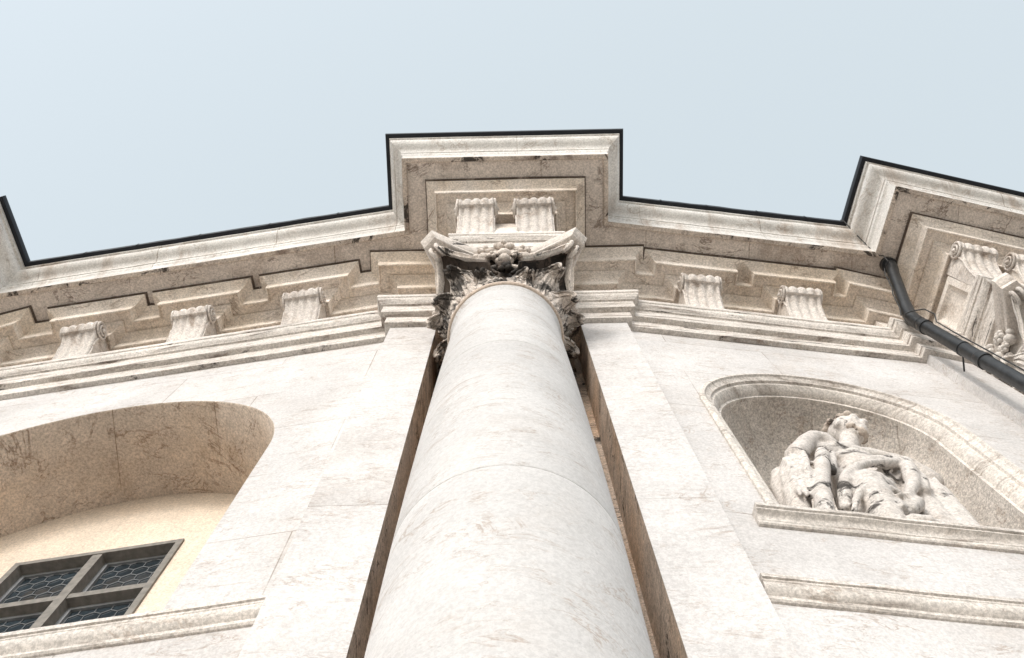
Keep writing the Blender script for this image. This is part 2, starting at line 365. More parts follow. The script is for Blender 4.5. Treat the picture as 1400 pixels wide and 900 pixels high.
# ---- architrave
WO = .10                                       # wall face behind the bracket line
def arch_pts(blk, l, r):
    return ([xs(blk, -1.2, l, WO)] if l else [blk.p(-1.2, 3.2)]) + [blk.p(-1.2, 2.39), blk.p(-.42, 2.39), blk.p(-.42, 1.74), blk.p(.42, 1.74), blk.p(.42, 2.39), blk.p(1.2, 2.39)] + \
           ([xs(blk, 1.2, r, WO)] if r else [blk.p(1.2, 3.2)])
AP = arch_pts(BL, None, LB); a0 = len(AP)
AP += arch_pts(BC, LB, RB); a1 = len(AP)
AP += arch_pts(BR, RB, None); a2 = len(AP)
amt_ = mitres(AP)
prof_arch = [(.0, 10.10), (.052, 10.103), (.056, 10.11), (.056, 10.30), (.060, 10.318), (.112, 10.330), (.116, 10.338), (.116, 10.565), (.120, 10.575), (.140, 10.580), (.143, 10.588)] + \
            arc((.143, 10.59), (.182, 10.70), -.16, 6) + [(.188, 10.704), (.196, 10.71), (.196, 10.80), (.186, 10.855), (-.25, 10.875)]
for a, b in ((0, a0-1), (a0-1, a0), (a0, a1-1), (a1-1, a1), (a1, a2-1)):
    m = MB(); sweep(m, prof_arch, AP, a, b, amt_); m.build('architrave', 'arch', church, 24)
# underside of the projecting blocks, with a coffer
for blk in (BC, BR, BL):
    m = MB()
    def ring(a, z0, b, z1):
        q0 = [blk.P((x*a[0], y, z0)) for x, y in ((-1, a[1]), (1, a[1]), (1, a[2]), (-1, a[2]))]
        q1 = [blk.P((x*b[0], y, z1)) for x, y in ((-1, b[1]), (1, b[1]), (1, b[2]), (-1, b[2]))]
        m.add(q0+q1, [(0, 1, 5, 4), (1, 2, 6, 5), (2, 3, 7, 6), (3, 0, 4, 7)])
    ring((.425, 1.735, 2.6), 10.102, (.30, 1.86, 2.40), 10.102); ring((.30, 1.86, 2.40), 10.102, (.27, 1.89, 2.37), 10.15)
    m.add([blk.P((x, y, 10.15)) for x, y in ((-.27, 1.89), (.27, 1.89), (.27, 2.37), (-.27, 2.37))], [(0, 1, 2, 3)])
    m.build('block_soffit', 'arch', church)
    # sunk panel on each flank of the frieze
    for s in (-1, 1):
        m = MB(); x = s*.483
        def fr(y0, y1, z0, z1, x0, Y0, Y1, Z0, Z1, x1):
            a = [blk.P((x0, y, z)) for y, z in ((y0, z0), (y1, z0), (y1, z1), (y0, z1))]; b = [blk.P((x1, y, z)) for y, z in ((Y0, Z0), (Y1, Z0), (Y1, Z1), (Y0, Z1))]
            m.add(a+b, [(0, 1, 5, 4), (1, 2, 6, 5), (2, 3, 7, 6), (3, 0, 4, 7)])
        fr(1.70, 2.30, 10.95, 11.62, x, 1.70, 2.30, 10.95, 11.62, s*.545); fr(1.70, 2.30, 10.95, 11.62, s*.545, 1.78, 2.22, 11.03, 11.54, s*.545)
        fr(1.78, 2.22, 11.03, 11.54, s*.545, 1.80, 2.20, 11.05, 11.52, s*.515)
        fr(1.80, 2.20, 11.05, 11.52, s*.515, 1.85, 2.15, 11.10, 11.47, s*.490)
        m.add([blk.P((s*.490, y, z)) for y, z in ((1.85, 11.10), (2.15, 11.10), (2.15, 11.47), (1.85, 11.47))], [(0, 1, 2, 3)])
        m.build('frieze_panel', 'frieze', church)

# ---- scroll brackets (consoles): local x across, y outward (towards -Y), z up from the architrave top
CONS_W = .38
def console_mesh():
    m = MB()
    # front curve (outward o, height h): foot, slim waist, then the top volute rolls outward
    front = [(.050, .0), (.056, .06), (.070, .15), (.092, .25), (.122, .35), (.160, .44), (.205, .515), (.25, .565)]
    c = (.215, .655); R0 = .115
    roll = []
    for k in range(0, 20):
        a = rad(-55 + k*16.0); r = R0*(1-.021*k)
        roll.append((c[0]+r*cos(a), c[1]+r*sin(a)))
    curve = front + roll
    nx = 28; rows = []
    for i, (o, h) in enumerate(curve):
        p0 = curve[max(0, i-1)]; p1 = curve[min(len(curve)-1, i+1)]
        t = Vector((p1[0]-p0[0], p1[1]-p0[1])).normalized(); nrm = (t.y, -t.x)
        row = []
        for k in range(nx+1):
            q = -1+2*k/nx
            # beads at the rims, a bead at centre and hollow flutes between
            g = .032*(abs(math.cos(q*pi*2))**.5) - .022 + .006*q
            if abs(q) > .93: g -= .012*(abs(q)-.93)/.07
            row.append((q*CONS_W/2, -(o+nrm[0]*g), h+nrm[1]*g))
        rows.append(row)
    m.grid(rows)
    # flanks
    for s in (-1, 1):
        x = s*CONS_W/2*.985
        poly = [(-.05, .0)] + [(o-.002, h) for o, h in front] + [(c[0]+R0*.97*cos(rad(-40+k*15)), c[1]+R0*.97*sin(rad(-40+k*15))) for k in range(0, 11)] + [(.12, .765), (-.05, .765)]
        vs = [Vector((o, h, 0)) for o, h in poly]
        m.add([(x, -o, h) for o, h in poly], [tuple(t) for t in tessellate_polygon([vs])])
    return m
def volute_mesh(s):
    m = MB(); c = (.215, .655); pts = []; rr = []
    for k in range(0, 62):
        a = rad(120 - k*15.5); r = .108*(1-k/66)
        pts.append((s*(CONS_W/2 + .008 + .030*(k/62)), -(c[0]+r*cos(a)), c[1]+r*sin(a))); rr.append(.0165*(1-.35*k/62))
    m.tube(pts, rr, 7)
    m.ball((s*(CONS_W/2+.036), -c[0], c[1]), .024, 8, 6)
    # stem of the scroll down the flank
    m.tube([(s*(CONS_W/2+.002), -o, h) for o, h in ((.04, .02), (.06, .18), (.10, .34), (.15, .45), (.165, .56), (.16, .62))], [.012]*6, 6)
    return m
cons_me = None
def put_console(P2, ang):
    global cons_me
    if cons_me is None:
        a = console_mesh(); o = a.build('console', 'console', None, 40, lift=False)
        cons_me = (o.data, [volute_mesh(s).build('volute', 'console', None, 60, lift=False) for s in (-1, 1)])
        o0 = o
        for v in cons_me[1]: v.parent = o0
    else:
        o0 = bpy.data.objects.new('console', cons_me[0]); COL.objects.link(o0)
        for v in cons_me[1]:
            c = v.copy(); COL.objects.link(c); c.parent = o0
    o0.parent = church
    o0.location = Vector((P2[0], P2[1], ZC+10.875)) - parent_world(church); o0.rotation_euler = (0, 0, ang); o0.scale = (1.06+rj.uniform(-.02, .02), 1.12+rj.uniform(-.04, .04), 1.12+rj.uniform(-.02, .02)); o0.rotation_euler.x = rj.uniform(-.012, .012)
    return o0
for u in LC: put_console(LB.p(u, .06), -rad(7.6))
for u in RCn: put_console(RB.p(u, .06), rad(7.7))
for blk in (BC, BR, BL):
    for x in (-.335, .315): put_console(blk.p(x, 1.645), blk.a)

# ---- pilasters with the recess behind the column
for blk, l, r in ((BL, None, LB), (BC, LB, RB), (BR, RB, None)):
    for s, bay in ((-1, l), (1, r)):
        m = MB()
        xo = xs(blk, s*1.2, bay, WO+.02) if bay else blk.p(s*1.2, 3.2)
        a = [xo, blk.p(s*1.2, 2.39), blk.p(s*.73, 2.39)]
        m.grid([[(*p, z) for p in a] for z in (-ZC, 0, 3, 6, 10.12)])
        m.build('pilaster', 'pil', church)
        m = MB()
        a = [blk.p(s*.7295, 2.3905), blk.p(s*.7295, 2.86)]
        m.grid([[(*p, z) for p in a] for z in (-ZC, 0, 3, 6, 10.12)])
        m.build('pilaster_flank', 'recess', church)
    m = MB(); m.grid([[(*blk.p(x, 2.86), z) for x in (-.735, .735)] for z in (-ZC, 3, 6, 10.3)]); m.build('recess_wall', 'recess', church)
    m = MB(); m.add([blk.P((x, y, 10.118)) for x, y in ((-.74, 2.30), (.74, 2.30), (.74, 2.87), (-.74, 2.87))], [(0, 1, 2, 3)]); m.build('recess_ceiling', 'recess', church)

# ---- bay walls
def wall_with_hole(bay, u0, u1, z0, z1, hole, off, name='bay_wall', mat='wall'):
    outer = [Vector((u0, z0, 0)), Vector((u1, z0, 0)), Vector((u1, z1, 0)), Vector((u0, z1, 0))]
    hl = [Vector((u, z, 0)) for u, z in hole]
    allv = outer+hl
    m = MB(); m.add([bay.P((v.x, off, v.y)) for v in allv], [tuple(t) for t in tessellate_polygon([outer, hl])])
    return m.build(name, mat, church)
def arch_outline(uc, zs, R, zb, n=96, ez=1.0):
    return [(uc-R, zb)] + [(uc-R*cos(pi*k/n), zs+ez*R*sin(pi*k/n)) for k in range(n+1)] + [(uc+R, zb)]

# left bay: arched window alcove
UC, ZS, RA, ZB = 2.10, 7.30, 1.75, 4.66
lo = arch_outline(UC, ZS, RA, ZB)
Lu0 = -.28
Lu1 = 4.75
wall_with_hole(LB, Lu0, Lu1, -ZC, 10.14, lo, WO)
DEP = .90
m = MB(); ee = .02
rows = []
for u, z in lo:
    du, dz = u-UC, max(0, z-ZS); l = max(.01, sqrt(du*du+dz*dz)); nx_, nz_ = du/l, dz/l
    rows.append([LB.P((u, WO, z)), LB.P((u-nx_*.012, WO+.014, z-nz_*.012)), LB.P((u-nx_*.012, WO+DEP*.5, z-nz_*.012)), LB.P((u-nx_*.012, WO+DEP+.02, z-nz_*.012))])
m.grid(rows); m.build('window_alcove', 'alcove', church, 50)
WU0, WU1, WZ0, WZ1 = 1.385, 2.82, 4.95, 7.88
m = MB()
outer = [(UC-RA-.1, ZB-.05), (UC+RA+.1, ZB-.05), (UC+RA+.1, 9.2), (UC-RA-.1, 9.2)]
hole = [(WU0, WZ0), (WU0, WZ1), (WU1, WZ1), (WU1, WZ0)]
tv = [[Vector((u, z, 0)) for u, z in outer], [Vector((u, z, 0)) for u, z in hole]]
m.add([LB.P((u, WO+DEP, z)) for u, z in outer+hole], [tuple(t) for t in tessellate_polygon(tv)])
m.build('plaster_wall', 'plaster', church)
m = MB(); m.box(UC-RA, UC+RA, WO+.0, WO+DEP, ZB-.05, ZB, LB.P); m.build('alcove_floor', 'wall', church)

# leaded window
win = MB()
o_ = WO+DEP
def lbox(mb, u0, u1, a, b, z0, z1): mb.box(u0, u1, a, b, z0, z1, LB.P)
fo = .055
lbox(win, WU0, WU0+fo, o_-.02, o_+.16, WZ0, WZ1); lbox(win, WU1-fo, WU1, o_-.02, o_+.16, WZ0, WZ1)
lbox(win, WU0+fo, WU1-fo, o_-.019, o_+.16, WZ1-fo, WZ1); lbox(win, WU0+fo, WU1-fo, o_-.019, o_+.16, WZ0, WZ0+fo)
lbox(win, UC-.042, UC+.042, o_-.012, o_+.16, WZ0+fo, WZ1-fo)
NR = 4; ph = (WZ1-WZ0-2*fo)/NR
for k in range(1, NR):
    z = WZ0+fo+k*ph
    lbox(win, WU0+fo, UC-.042, o_-.004, o_+.16, z-.036, z+.036); lbox(win, UC+.042, WU1-fo, o_-.004, o_+.16, z-.036, z+.036)
window = win.build('window_frame', 'frame', church, 30)
for i in range(NR):
    for (a, b) in ((WU0+fo, UC-.042), (UC+.042, WU1-fo)):
        z0 = WZ0+fo+i*ph+(.036 if i else 0); z1 = WZ0+fo+(i+1)*ph-(.036 if i < NR-1 else 0)
        m = MB(); s = .035
        lbox(m, a, a+s, o_+.075, o_+.115, z0, z1); lbox(m, b-s, b, o_+.075, o_+.115, z0, z1); lbox(m, a+s, b-s, o_+.076, o_+.114, z0, z0+s); lbox(m, a+s, b-s, o_+.076, o_+.114, z1-s, z1)
        m.build('sash', 'came', window, 30)
        m = MB(); m.add([LB.P((u, o_+.10, z)) for u, z in ((a, z0), (b, z0), (b, z1), (a, z1))], [(0, 1, 2, 3)])
        m.build('pane', 'glass', window)
        m = MB(); hx = .128; hr = hx/sqrt(3)
        rr = 0; zc = z0+.02
        A0, A1, Z0, Z1 = a+s, b-s, z0+s, z1-s
        def clip(p, q):
            t0, t1 = 0., 1.; d = (q[0]-p[0], q[1]-p[1])
            for den, num in ((-d[0], p[0]-A0), (d[0], A1-p[0]), (-d[1], p[1]-Z0), (d[1], Z1-p[1])):
                if abs(den) < 1e-9:
                    if num < 0: return None
                elif den < 0: t0 = max(t0, num/den)
                else: t1 = min(t1, num/den)
            return None if t0 >= t1-1e-6 else ((p[0]+d[0]*t0, p[1]+d[1]*t0), (p[0]+d[0]*t1, p[1]+d[1]*t1))
        while zc < z1+.1:
            uc = a + (hx/2 if rr % 2 else 0)
            while uc < b+.1:
                hxp = [(uc+hr*cos(rad(90+60*k)), zc+hr*sin(rad(90+60*k))) for k in range(4)]
                for k in range(3):
                    c = clip(hxp[k], hxp[k+1])
                    if c: m.tube([LB.P((c[0][0], o_+.095, c[0][1])), LB.P((c[1][0], o_+.095, c[1][1]))], 0.0042, 4, False)
                uc += hx
            zc += hr*1.5; rr += 1
        m.build('lead_lattice', 'came', window, 60)

# string courses
prof_str = [(-.02, 4.50), (.012, 4.505), (.022, 4.515), (.022, 4.535)] + arc((.024, 4.54), (.060, 4.615), -.16, 5) + [(.064, 4.62), (.064, 4.635), (.075, 4.64), (.075, 4.672), (.065, 4.682), (-.02, 4.69)]
def strip(path, prof, name, mat):
    m = MB(); mt = mitres(path); sweep(m, prof, path, 0, None, mt)
    for i in (0, len(path)-1):
        o = len(m.v); m.v += [(path[i][0]+mt[i][0]*a, path[i][1]+mt[i][1]*a, z) for a, z in prof]; m.f.append(tuple(range(o, o+len(prof))))
    return m.build(name, mat, church, 24)
strip([LB.p(4.4, WO), LB.p(-.255, WO)], prof_str, 'string_course', 'mould')
strip([RB.p(-.255, WO), RB.p(3.1, WO)], prof_str, 'string_course', 'mould')

# right bay: statue niche
NU, NZS, NRi, NZB = 1.14, 7.83, .88, 5.56
ROUT = 1.06
ni = arch_outline(NU, NZS, ROUT-.02, NZB-.02)
wall_with_hole(RB, -.28, 3.2, -ZC, 10.14, ni, WO)
# moulded frame round the niche, swept along the arch: (distance from the inner edge, offset inward)
pf = [(.20, WO+.01), (.20, WO-.020), (.185, WO-.030), (.16, WO-.030), (.15, WO-.012), (.125, WO+.006), (.105, WO+.012), (.10, WO+.035), (.075, WO+.040), (.05, WO+.065), (.03, WO+.10), (.025, WO+.125), (.0, WO+.13), (.0, WO+.17)]
rows = []
for u, z in arch_outline(NU, NZS, NRi, NZB, 48):
    du, dz = u-NU, max(0, z-NZS); l = max(.01, sqrt(du*du+dz*dz)); a, b = du/l, dz/l
    rows.append([RB.P((u+a*d, o, z+b*d)) for d, o in pf])
m = MB(); m.grid(rows); m.build('niche_frame', 'mould', church, 24)
# hollow of the niche: half cylinder and quarter dome, slightly shallow
rows = []; dq = .82
for i in range(0, 9):
    z = NZB + (NZS-NZB)*i/8
    rows.append([RB.P((NU-NRi*cos(pi*k/36), WO+.16+NRi*dq*sin(pi*k/36), z)) for k in range(37)])
for i in range(1, 13):
    e = pi/2*i/12.02
    rows.append([RB.P((NU-NRi*cos(e)*cos(pi*k/36), WO+.16+NRi*dq*cos(e)*sin(pi*k/36), NZS+NRi*sin(e))) for k in range(37)])
m = MB(); m.grid(rows); m.build('niche_hollow', 'niche', church, 60)
m = MB(); m.box(NU-NRi-.02, NU+NRi+.02, WO-.0, WO+1.0, NZB-.12, NZB+.004, RB.P); m.build('niche_floor', 'niche', church)
# sill shelf under the niche
prof_sill = [(-.02, 5.425), (.018, 5.43), (.026, 5.44), (.026, 5.465)] + arc((.03, 5.47), (.066, 5.525), .18, 5) + [(.072, 5.53), (.072, 5.545), (.085, 5.55), (.085, 5.585), (-.02, 5.60)]
strip([RB.p(-.065, WO), RB.p(2.36, WO)], prof_sill, 'niche_sill', 'mould')

# lower wall behind and end walls, roof, so that the building is closed
m = MB()
m.add([(*BL.p(-1.2, 3.2), -ZC), (*BL.p(-2.2, 14), -ZC), (*BL.p(-2.2, 14), 13), (*BL.p(-1.2, 3.2), 13)], [(0, 1, 2, 3)])
m.add([(*BR.p(1.2, 3.2), -ZC), (*BR.p(2.2, 14), -ZC), (*BR.p(2.2, 14), 13), (*BR.p(1.2, 3.2), 13)], [(0, 1, 2, 3)])
m.add([(*BL.p(-2.2, 14), -ZC), (*BR.p(2.2, 14), -ZC), (*BR.p(2.2, 14), 13), (*BL.p(-2.2, 14), 13)], [(0, 1, 2, 3)])
m.build('rear_wall', 'wall', church)
m = MB()
m.add([(*BL.p(-.4, 2.6), 13.02), (*BR.p(.4, 2.6), 13.02), (*BR.p(2.2, 14), 14.5), (*BL.p(-2.2, 14), 14.5)], [(0, 1, 2, 3)])
m.add([(*BL.p(-.4, 1.7), 13.01), (*BL.p(.4, 1.7), 13.01), (*BL.p(.4, 3.4), 13.01), (*BL.p(-.4, 3.4), 13.01)], [(0, 1, 2, 3)])
m.add([(-.4, 1.7, 13.01), (.4, 1.7, 13.01), (.4, 3.4, 13.01), (-.4, 3.4, 13.01)], [(0, 1, 2, 3)])
m.add([(*BR.p(-.4, 1.7), 13.01), (*BR.p(.4, 1.7), 13.01), (*BR.p(.4, 3.4), 13.01), (*BR.p(-.4, 3.4), 13.01)], [(0, 1, 2, 3)])
m.build('roof', 'roof', church)

# ------------------------------------------------------------------ column with Corinthian capital
CX, CY = -.028, 2.23
column = thing('column', 'smooth pale marble column in the middle, its whole tapering shaft and leafy capital in view', 'column', (CX, CY, 0), 'corinthian columns of the church front')
def cm_build(m, name, mat, parent=column, angle=40, solid=0.0, weld=True):
    m.v = [(x+CX, y+CY, z) for x, y, z in m.v]; return m.build(name, mat, parent, angle, solid=solid, weld=weld)
def srad(z):
    t = max(0, min(1, (z-4.0)/4.92)); return .560-.088*t**1.7
m = MB(); J1, J2 = 4.33, 6.75
def drum(z0, z1, n, top=()):
    pr = [(srad(z0)-.004, z0+.0005), (srad(z0)-.0005, z0+.003), (srad(z0), z0+.02)]
    for k in range(1, n): z = z0+.02+(z1-z0-.04)*k/n; pr.append((srad(z), z))
    pr += [(srad(z1), z1-.02), (srad(z1)-.0005, z1-.003), (srad(z1)-.004, z1-.0005)] if not top else list(top)
    m = MB(); m.lathe(pr, 128); cm_build(m, 'shaft_drum', 'shaft', angle=60)
drum(.02, 2.1, 6); drum(2.1, J1, 8); drum(J1, J2, 10); drum(J2, 8.72, 10, [(srad(8.7), 8.70), (.475, 8.78), (.492, 8.83), (.50, 8.86)])
m = MB(); m.lathe([(.47, 8.855)]+[(.500+.024*cos(rad(-80+20*k)), 8.893+.034*sin(rad(-80+20*k))) for k in range(9)]+[(.49, 8.93), (.44, 8.935)], 96); cm_build(m, 'astragal', 'astragal', angle=60)
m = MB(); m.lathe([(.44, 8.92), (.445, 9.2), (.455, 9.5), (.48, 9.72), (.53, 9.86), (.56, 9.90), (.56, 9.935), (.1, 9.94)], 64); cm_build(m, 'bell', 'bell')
# base and pedestal
m = MB(); m.lathe([(.60, -.03), (.60, .0), (.57, .02)], 64)
m.lathe([(.50, -.45)]+[(.70+.09*cos(rad(-90+18*k)), -.33+.09*sin(rad(-90+18*k))) for k in range(11)]+[(.66, -.23), (.645, -.2), (.65, -.15)]+[(.63+.05*cos(rad(-90+18*k)), -.09+.05*sin(rad(-90+18*k))) for k in range(11)]+[(.55, -.03)], 64)
cm_build(m, 'base', 'shaft')
m = MB(); m.box(-.80, .80, -.80, .75, -.6, -.45); m.box(-.86, .86, -.86, .75, -.74, -.6); m.box(-.78, .78, -.78, .75, -1.4, -.74); m.box(-.86, .86, -.86, .75, -ZC, -1.4)
cm_build(m, 'pedestal', 'pil')

# acanthus leaf: stands on the bell, spreads into lobes and curls over at the tip
def leaf_mesh(h, w, r0, r1, curl=.15, lobes=4, z0=0.0, az=0.0, seed=0, tipw=.5):
    rnd = random.Random(seed); m = MB(); ns, nt_ = 30, 24
    def centre(s):
        if s < .66:
            t = s/.66; return (r0+(r1-r0)*t**2.2, z0+h*t)
        a = (s-.66)/.34*rad(215); cc = (r1+curl, z0+h)
        return (cc[0]-curl*cos(a)*(1-.25*(a/4)), cc[1]+curl*.85*sin(a)*(1-.15*(a/4)))
    rows = []
    for i in range(ns+1):
        s = i/ns; r, z = centre(s)
        r2, z2 = centre(min(1, s+.01)); r1_, z1_ = centre(max(0, s-.01)); tr, tz = r2-r1_, z2-z1_; l = sqrt(tr*tr+tz*tz) or 1; nr_, nz_ = tz/l, -tr/l
        env = (.62+.38*sin(pi*min(1, s*1.15))) * (1 if s < .7 else max(.12, 1-(s-.7)/.3*(1-tipw*.4)))
        scal = .72+.28*abs(sin(pi*lobes*s+.3))
        row = []
        for k in range(nt_+1):
            t = -1+2*k/nt_
            half = w/2*env*(scal if abs(t) > .5 else 1)
            lat = half*t
            ridge = .020*(1-min(1, abs(t)/.16)) + .013*cos(t*pi*5+s*4*(1 if t > 0 else -1)) - .03*abs(t)**2*(1-.5*s) + .012*sin(s*lobes*2*pi)*abs(t)
            rad_ = r + nr_*(ridge) + rnd.uniform(-.003, .003); zz = z + nz_*ridge - abs(t)**2*.10*h*.5 + .03*scal*abs(t)
            da = lat/max(.35, rad_)
            row.append((rad_*cos(az+da), rad_*sin(az+da), zz))
        rows.append(row)
    m.grid(rows); return m
for k in range(8):
    az = rad(22.5+45*k); worn = k in (5, 6)
    m = leaf_mesh(.32, .36, .465, .50, .045, 4, 8.94, az, k) if worn else leaf_mesh(.36, .40, .475, .55, .082, 4, 8.94, az, k)
    cm_build(m, 'acanthus_leaf', 'capital', solid=.022, angle=60)
for k in range(8):
    az = rad(45*k)
    if k == 6: continue                                   # the front one has broken away
    m = leaf_mesh(.60, .36, .455, .57, .085, 5, 8.94, az, 20+k) if k % 2 == 0 else leaf_mesh(.48, .34, .46, .60, .082, 5, 8.98, az, 20+k); cm_build(m, 'acanthus_leaf', 'capital', solid=.022, angle=60)
# corner volutes: a pair of ribbons meeting under each horn of the abacus, a sooty hollow between them
for k in range(4):
    az = rad(45+90*k)
    def dg(r, l, z): return (r*cos(az)-l*sin(az), r*sin(az)+l*cos(az), z)
    m = MB()
    for sd_ in (-1, 1):
        pts = []
        for i in range(11):
            t = i/10; pts.append((.58+.34*t**1.25, 9.34+.54*t**.85, .30*(1-t)**1.15+.035))
        rows = []
        for i, (r, z, l) in enumerate(pts):
            p0 = pts[max(0, i-1)]; p1 = pts[min(len(pts)-1, i+1)]; tr, tz = p1[0]-p0[0], p1[1]-p0[1]; ln = sqrt(tr*tr+tz*tz); nr_, nz_ = tz/ln, -tr/ln
            q = .30+.70*min(1, i/5.0); hw = (.027+.004*sin(i*1.7))*q
            rows.append([dg(r+nr_*dn*q, sd_*(l+dl), z+nz_*dn*q) for dl, dn in ((-hw, .020), (-hw, -.06), (hw, -.06), (hw, .020), (hw*.75, .030), (hw*.45, .012), (-hw*.45, .012), (-hw*.75, .030))])
        m.grid(rows, closed_u=True)
        for e_ in (rows[0], rows[-1]): o_v = len(m.v); m.v += e_; m.f.append(tuple(range(o_v, o_v+8)))
        # curl of the horn
        c0 = (.895, 9.835); tb = []
        for i in range(30):
            a = rad(75-i*21); r = .085*(1-i/34); tb.append(dg(c0[0]+r*cos(a), sd_*(.035+.022*i/30), c0[1]+r*sin(a)))
        m.tube(tb, [.022*(1-.5*i/30) for i in range(30)], 8)
    cm_build(m, 'volute', 'volute', angle=40)
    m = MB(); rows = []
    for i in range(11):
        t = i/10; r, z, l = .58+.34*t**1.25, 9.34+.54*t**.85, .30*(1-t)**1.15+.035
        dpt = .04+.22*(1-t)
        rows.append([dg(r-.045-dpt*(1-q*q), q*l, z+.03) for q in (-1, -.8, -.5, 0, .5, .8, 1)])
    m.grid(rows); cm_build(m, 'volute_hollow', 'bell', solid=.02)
# lip of the bell, and the flower hanging on each face
m = MB(); m.lathe([(.50+.035*cos(rad(20*k)), 9.73+.035*sin(rad(20*k))) for k in range(19)], 64); cm_build(m, 'bell_lip', 'capital', angle=60)
for k in range(4):
    az = rad(-90+90*k)
    m = MB()
    def rl(p): return (p[1]*cos(az)-p[0]*sin(az), p[1]*sin(az)+p[0]*cos(az), p[2])
    rnd = random.Random(k)
    def rose(x, r, z, s_):
        for i in range(6):
            a = 2*pi*i/6+x; m.ball(rl((x+s_*cos(a), r, z+s_*.8*sin(a))), (s_*.62, s_*.55, s_*.55), 8, 6)
        m.ball(rl((x, r+s_*.55, z-.2*s_)), s_*.5, 8, 6)
    rose(0, .665, 9.99, .066); rose(-.18, .625, 9.965, .054); rose(.18, .625, 9.965, .054); rose(-.12, .60, 9.85, .045); rose(.12, .60, 9.85, .045)
    for x, r, z, q in ((0, .60, 9.87, .075), (-.085, .585, 9.89, .06), (.085, .585, 9.89, .06), (-.20, .565, 9.87, .068), (.20, .565, 9.87, .068), (-.27, .57, 9.90, .045), (.27, .57, 9.90, .045), (0, .575, 9.78, .06), (-.05, .55, 9.80, .045), (.05, .55, 9.80, .045)):
        m.ball(rl((x, r, z)), (q, q*.9, q*.85), 10, 7)
    cm_build(m, 'fleuron', 'flower', angle=60)
    m = MB()
    for i in range(14): m.ball(rl((rnd.uniform(-.06, .06), .515+rnd.uniform(-.02, .03), 9.50+.02*i)), rnd.uniform(.03, .05), 8, 6)
    for x in (-.075, .075):
        for i in range(6): m.ball(rl((x*(1+.2*i), .50, 9.42+.05*i)), .022, 6, 5)
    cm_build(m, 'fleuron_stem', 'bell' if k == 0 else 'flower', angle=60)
# abacus: four concave sides with cut corners
def abacus_ring(c, e, n=14):
    """c: corner reach on the diagonal, e: middle of a side"""
    pts = []
    for q in range(4):
        b = rad(-90+90*q)
        hw = c*cos(pi/4)-.055; yy = c*cos(pi/4)+.055
        for i in range(n+1):
            t = -1+2*i/n; x = hw*t; y = e+(yy-e)*abs(t)**1.35
            pts.append((y*cos(b)-x*sin(b), y*sin(b)+x*cos(b)))
    return pts
m = MB()
prof = [(1.00, .49, 9.90), (1.03, .515, 9.91), (1.03, .515, 9.965), (1.045, .53, 9.975), (1.06, .545, 10.0), (1.085, .56, 10.035), (1.085, .56, 10.098), (1.0, .5, 10.099)]
m.grid([[(x, y, z) for x, y in abacus_ring(c, e)] for c, e, z in prof], closed_u=True)
for c, e, z in (prof[0], prof[-1]):
    rg = abacus_ring(c, e); o = len(m.v); m.v += [(x, y, z) for x, y in rg]+[(0, 0, z)]
    for i in range(len(rg)): m.f.append((o+i, o+(i+1) % len(rg), o+len(rg)))
cm_build(m, 'abacus', 'abacus', angle=30)
# the next column round the front
def dup(root, loc, rz, label):
    r = root.copy(); COL.objects.link(r); r.location = loc; r.rotation_euler = (0, 0, rz); r['label'] = label
    for ch in list(root.children):
        c = ch.copy(); COL.objects.link(c); c.parent = r
        mn = ch.data.materials[0].name
        if mn in ('soot_crusted_bell', 'weathered_capital', 'weathered_volute', 'weathered_flower'):   # this capital is cleaner
            c.data = ch.data.copy(); c.data.materials[0] = MT['clean']
    return r
dup(column, (BR.ax[0], BR.ax[1], 0), BR.a, 'right-hand column, only the edge of its capital seen past the dark rainwater pipe')

# ------------------------------------------------------------------ rainwater pipe
pipe = thing('rainwater_pipe', 'dark metal rainwater pipe bending down from the cornice soffit beside the right pilaster', 'drainpipe', (4.30, 2.54, 0))
PB = Vector((4.30, 2.54, 10.65)); PT = Vector((4.60, 2.235, 12.15))
def bez(a, b, c, n=8): return [a*(1-t)**2+b*2*t*(1-t)+c*t*t for t in [i/n for i in range(n+1)]]
d = (PT-PB).normalized()
m = MB(); m.tube([PT+Vector((0, 0, .12)), PT+Vector((0, 0, .0))]+bez(PT-Vector((0, 0, .05)), PT-Vector((0, 0, .14)), PT-d*.25-Vector((0, 0, .05)))+[PB+d*.25], .068, 18); m.build('swan_neck', 'pipe', pipe, 60)
m = MB(); m.tube([PT+Vector((0, 0, .055)), PT+Vector((0, 0, .05)), PT-Vector((0, 0, .03)), PT-Vector((0, 0, .035))], [.07, .095, .095, .07], 20); m.build('collar', 'pipe', pipe, 40)
m = MB(); m.tube([PB+d*.26]+bez(PB+d*.2, PB, PB-Vector((0, 0, .2)))+[PB-Vector((0, 0, .3))], .074, 18); m.build('elbow', 'pipe', pipe, 60)
m = MB(); m.tube([PB-Vector((0, 0, .25)), (PB.x, PB.y, -ZC+.05)], .068, 18); m.build('downpipe', 'pipe', pipe, 60)
for z in (10.28, 8.95, 6.4, 3.6, .9):
    m = MB(); m.tube([(PB.x, PB.y, z+a) for a in (-.075, -.07, -.02, -.015, .06, .075)], [.069, .079, .079, .074, .074, .069], 18); m.build('collar', 'pipe', pipe, 40)
for z in (9.35, 6.8, 4.0):
    m = MB(); m.tube([(PB.x, PB.y, z-.02), (PB.x, PB.y, z+.02)], .074, 18); m.tube([(PB.x, PB.y+.05, z), (PB.x+.02, PB.y+.22, z-.02)], .009, 6); m.build('pipe_bracket', 'pipe', pipe, 40)

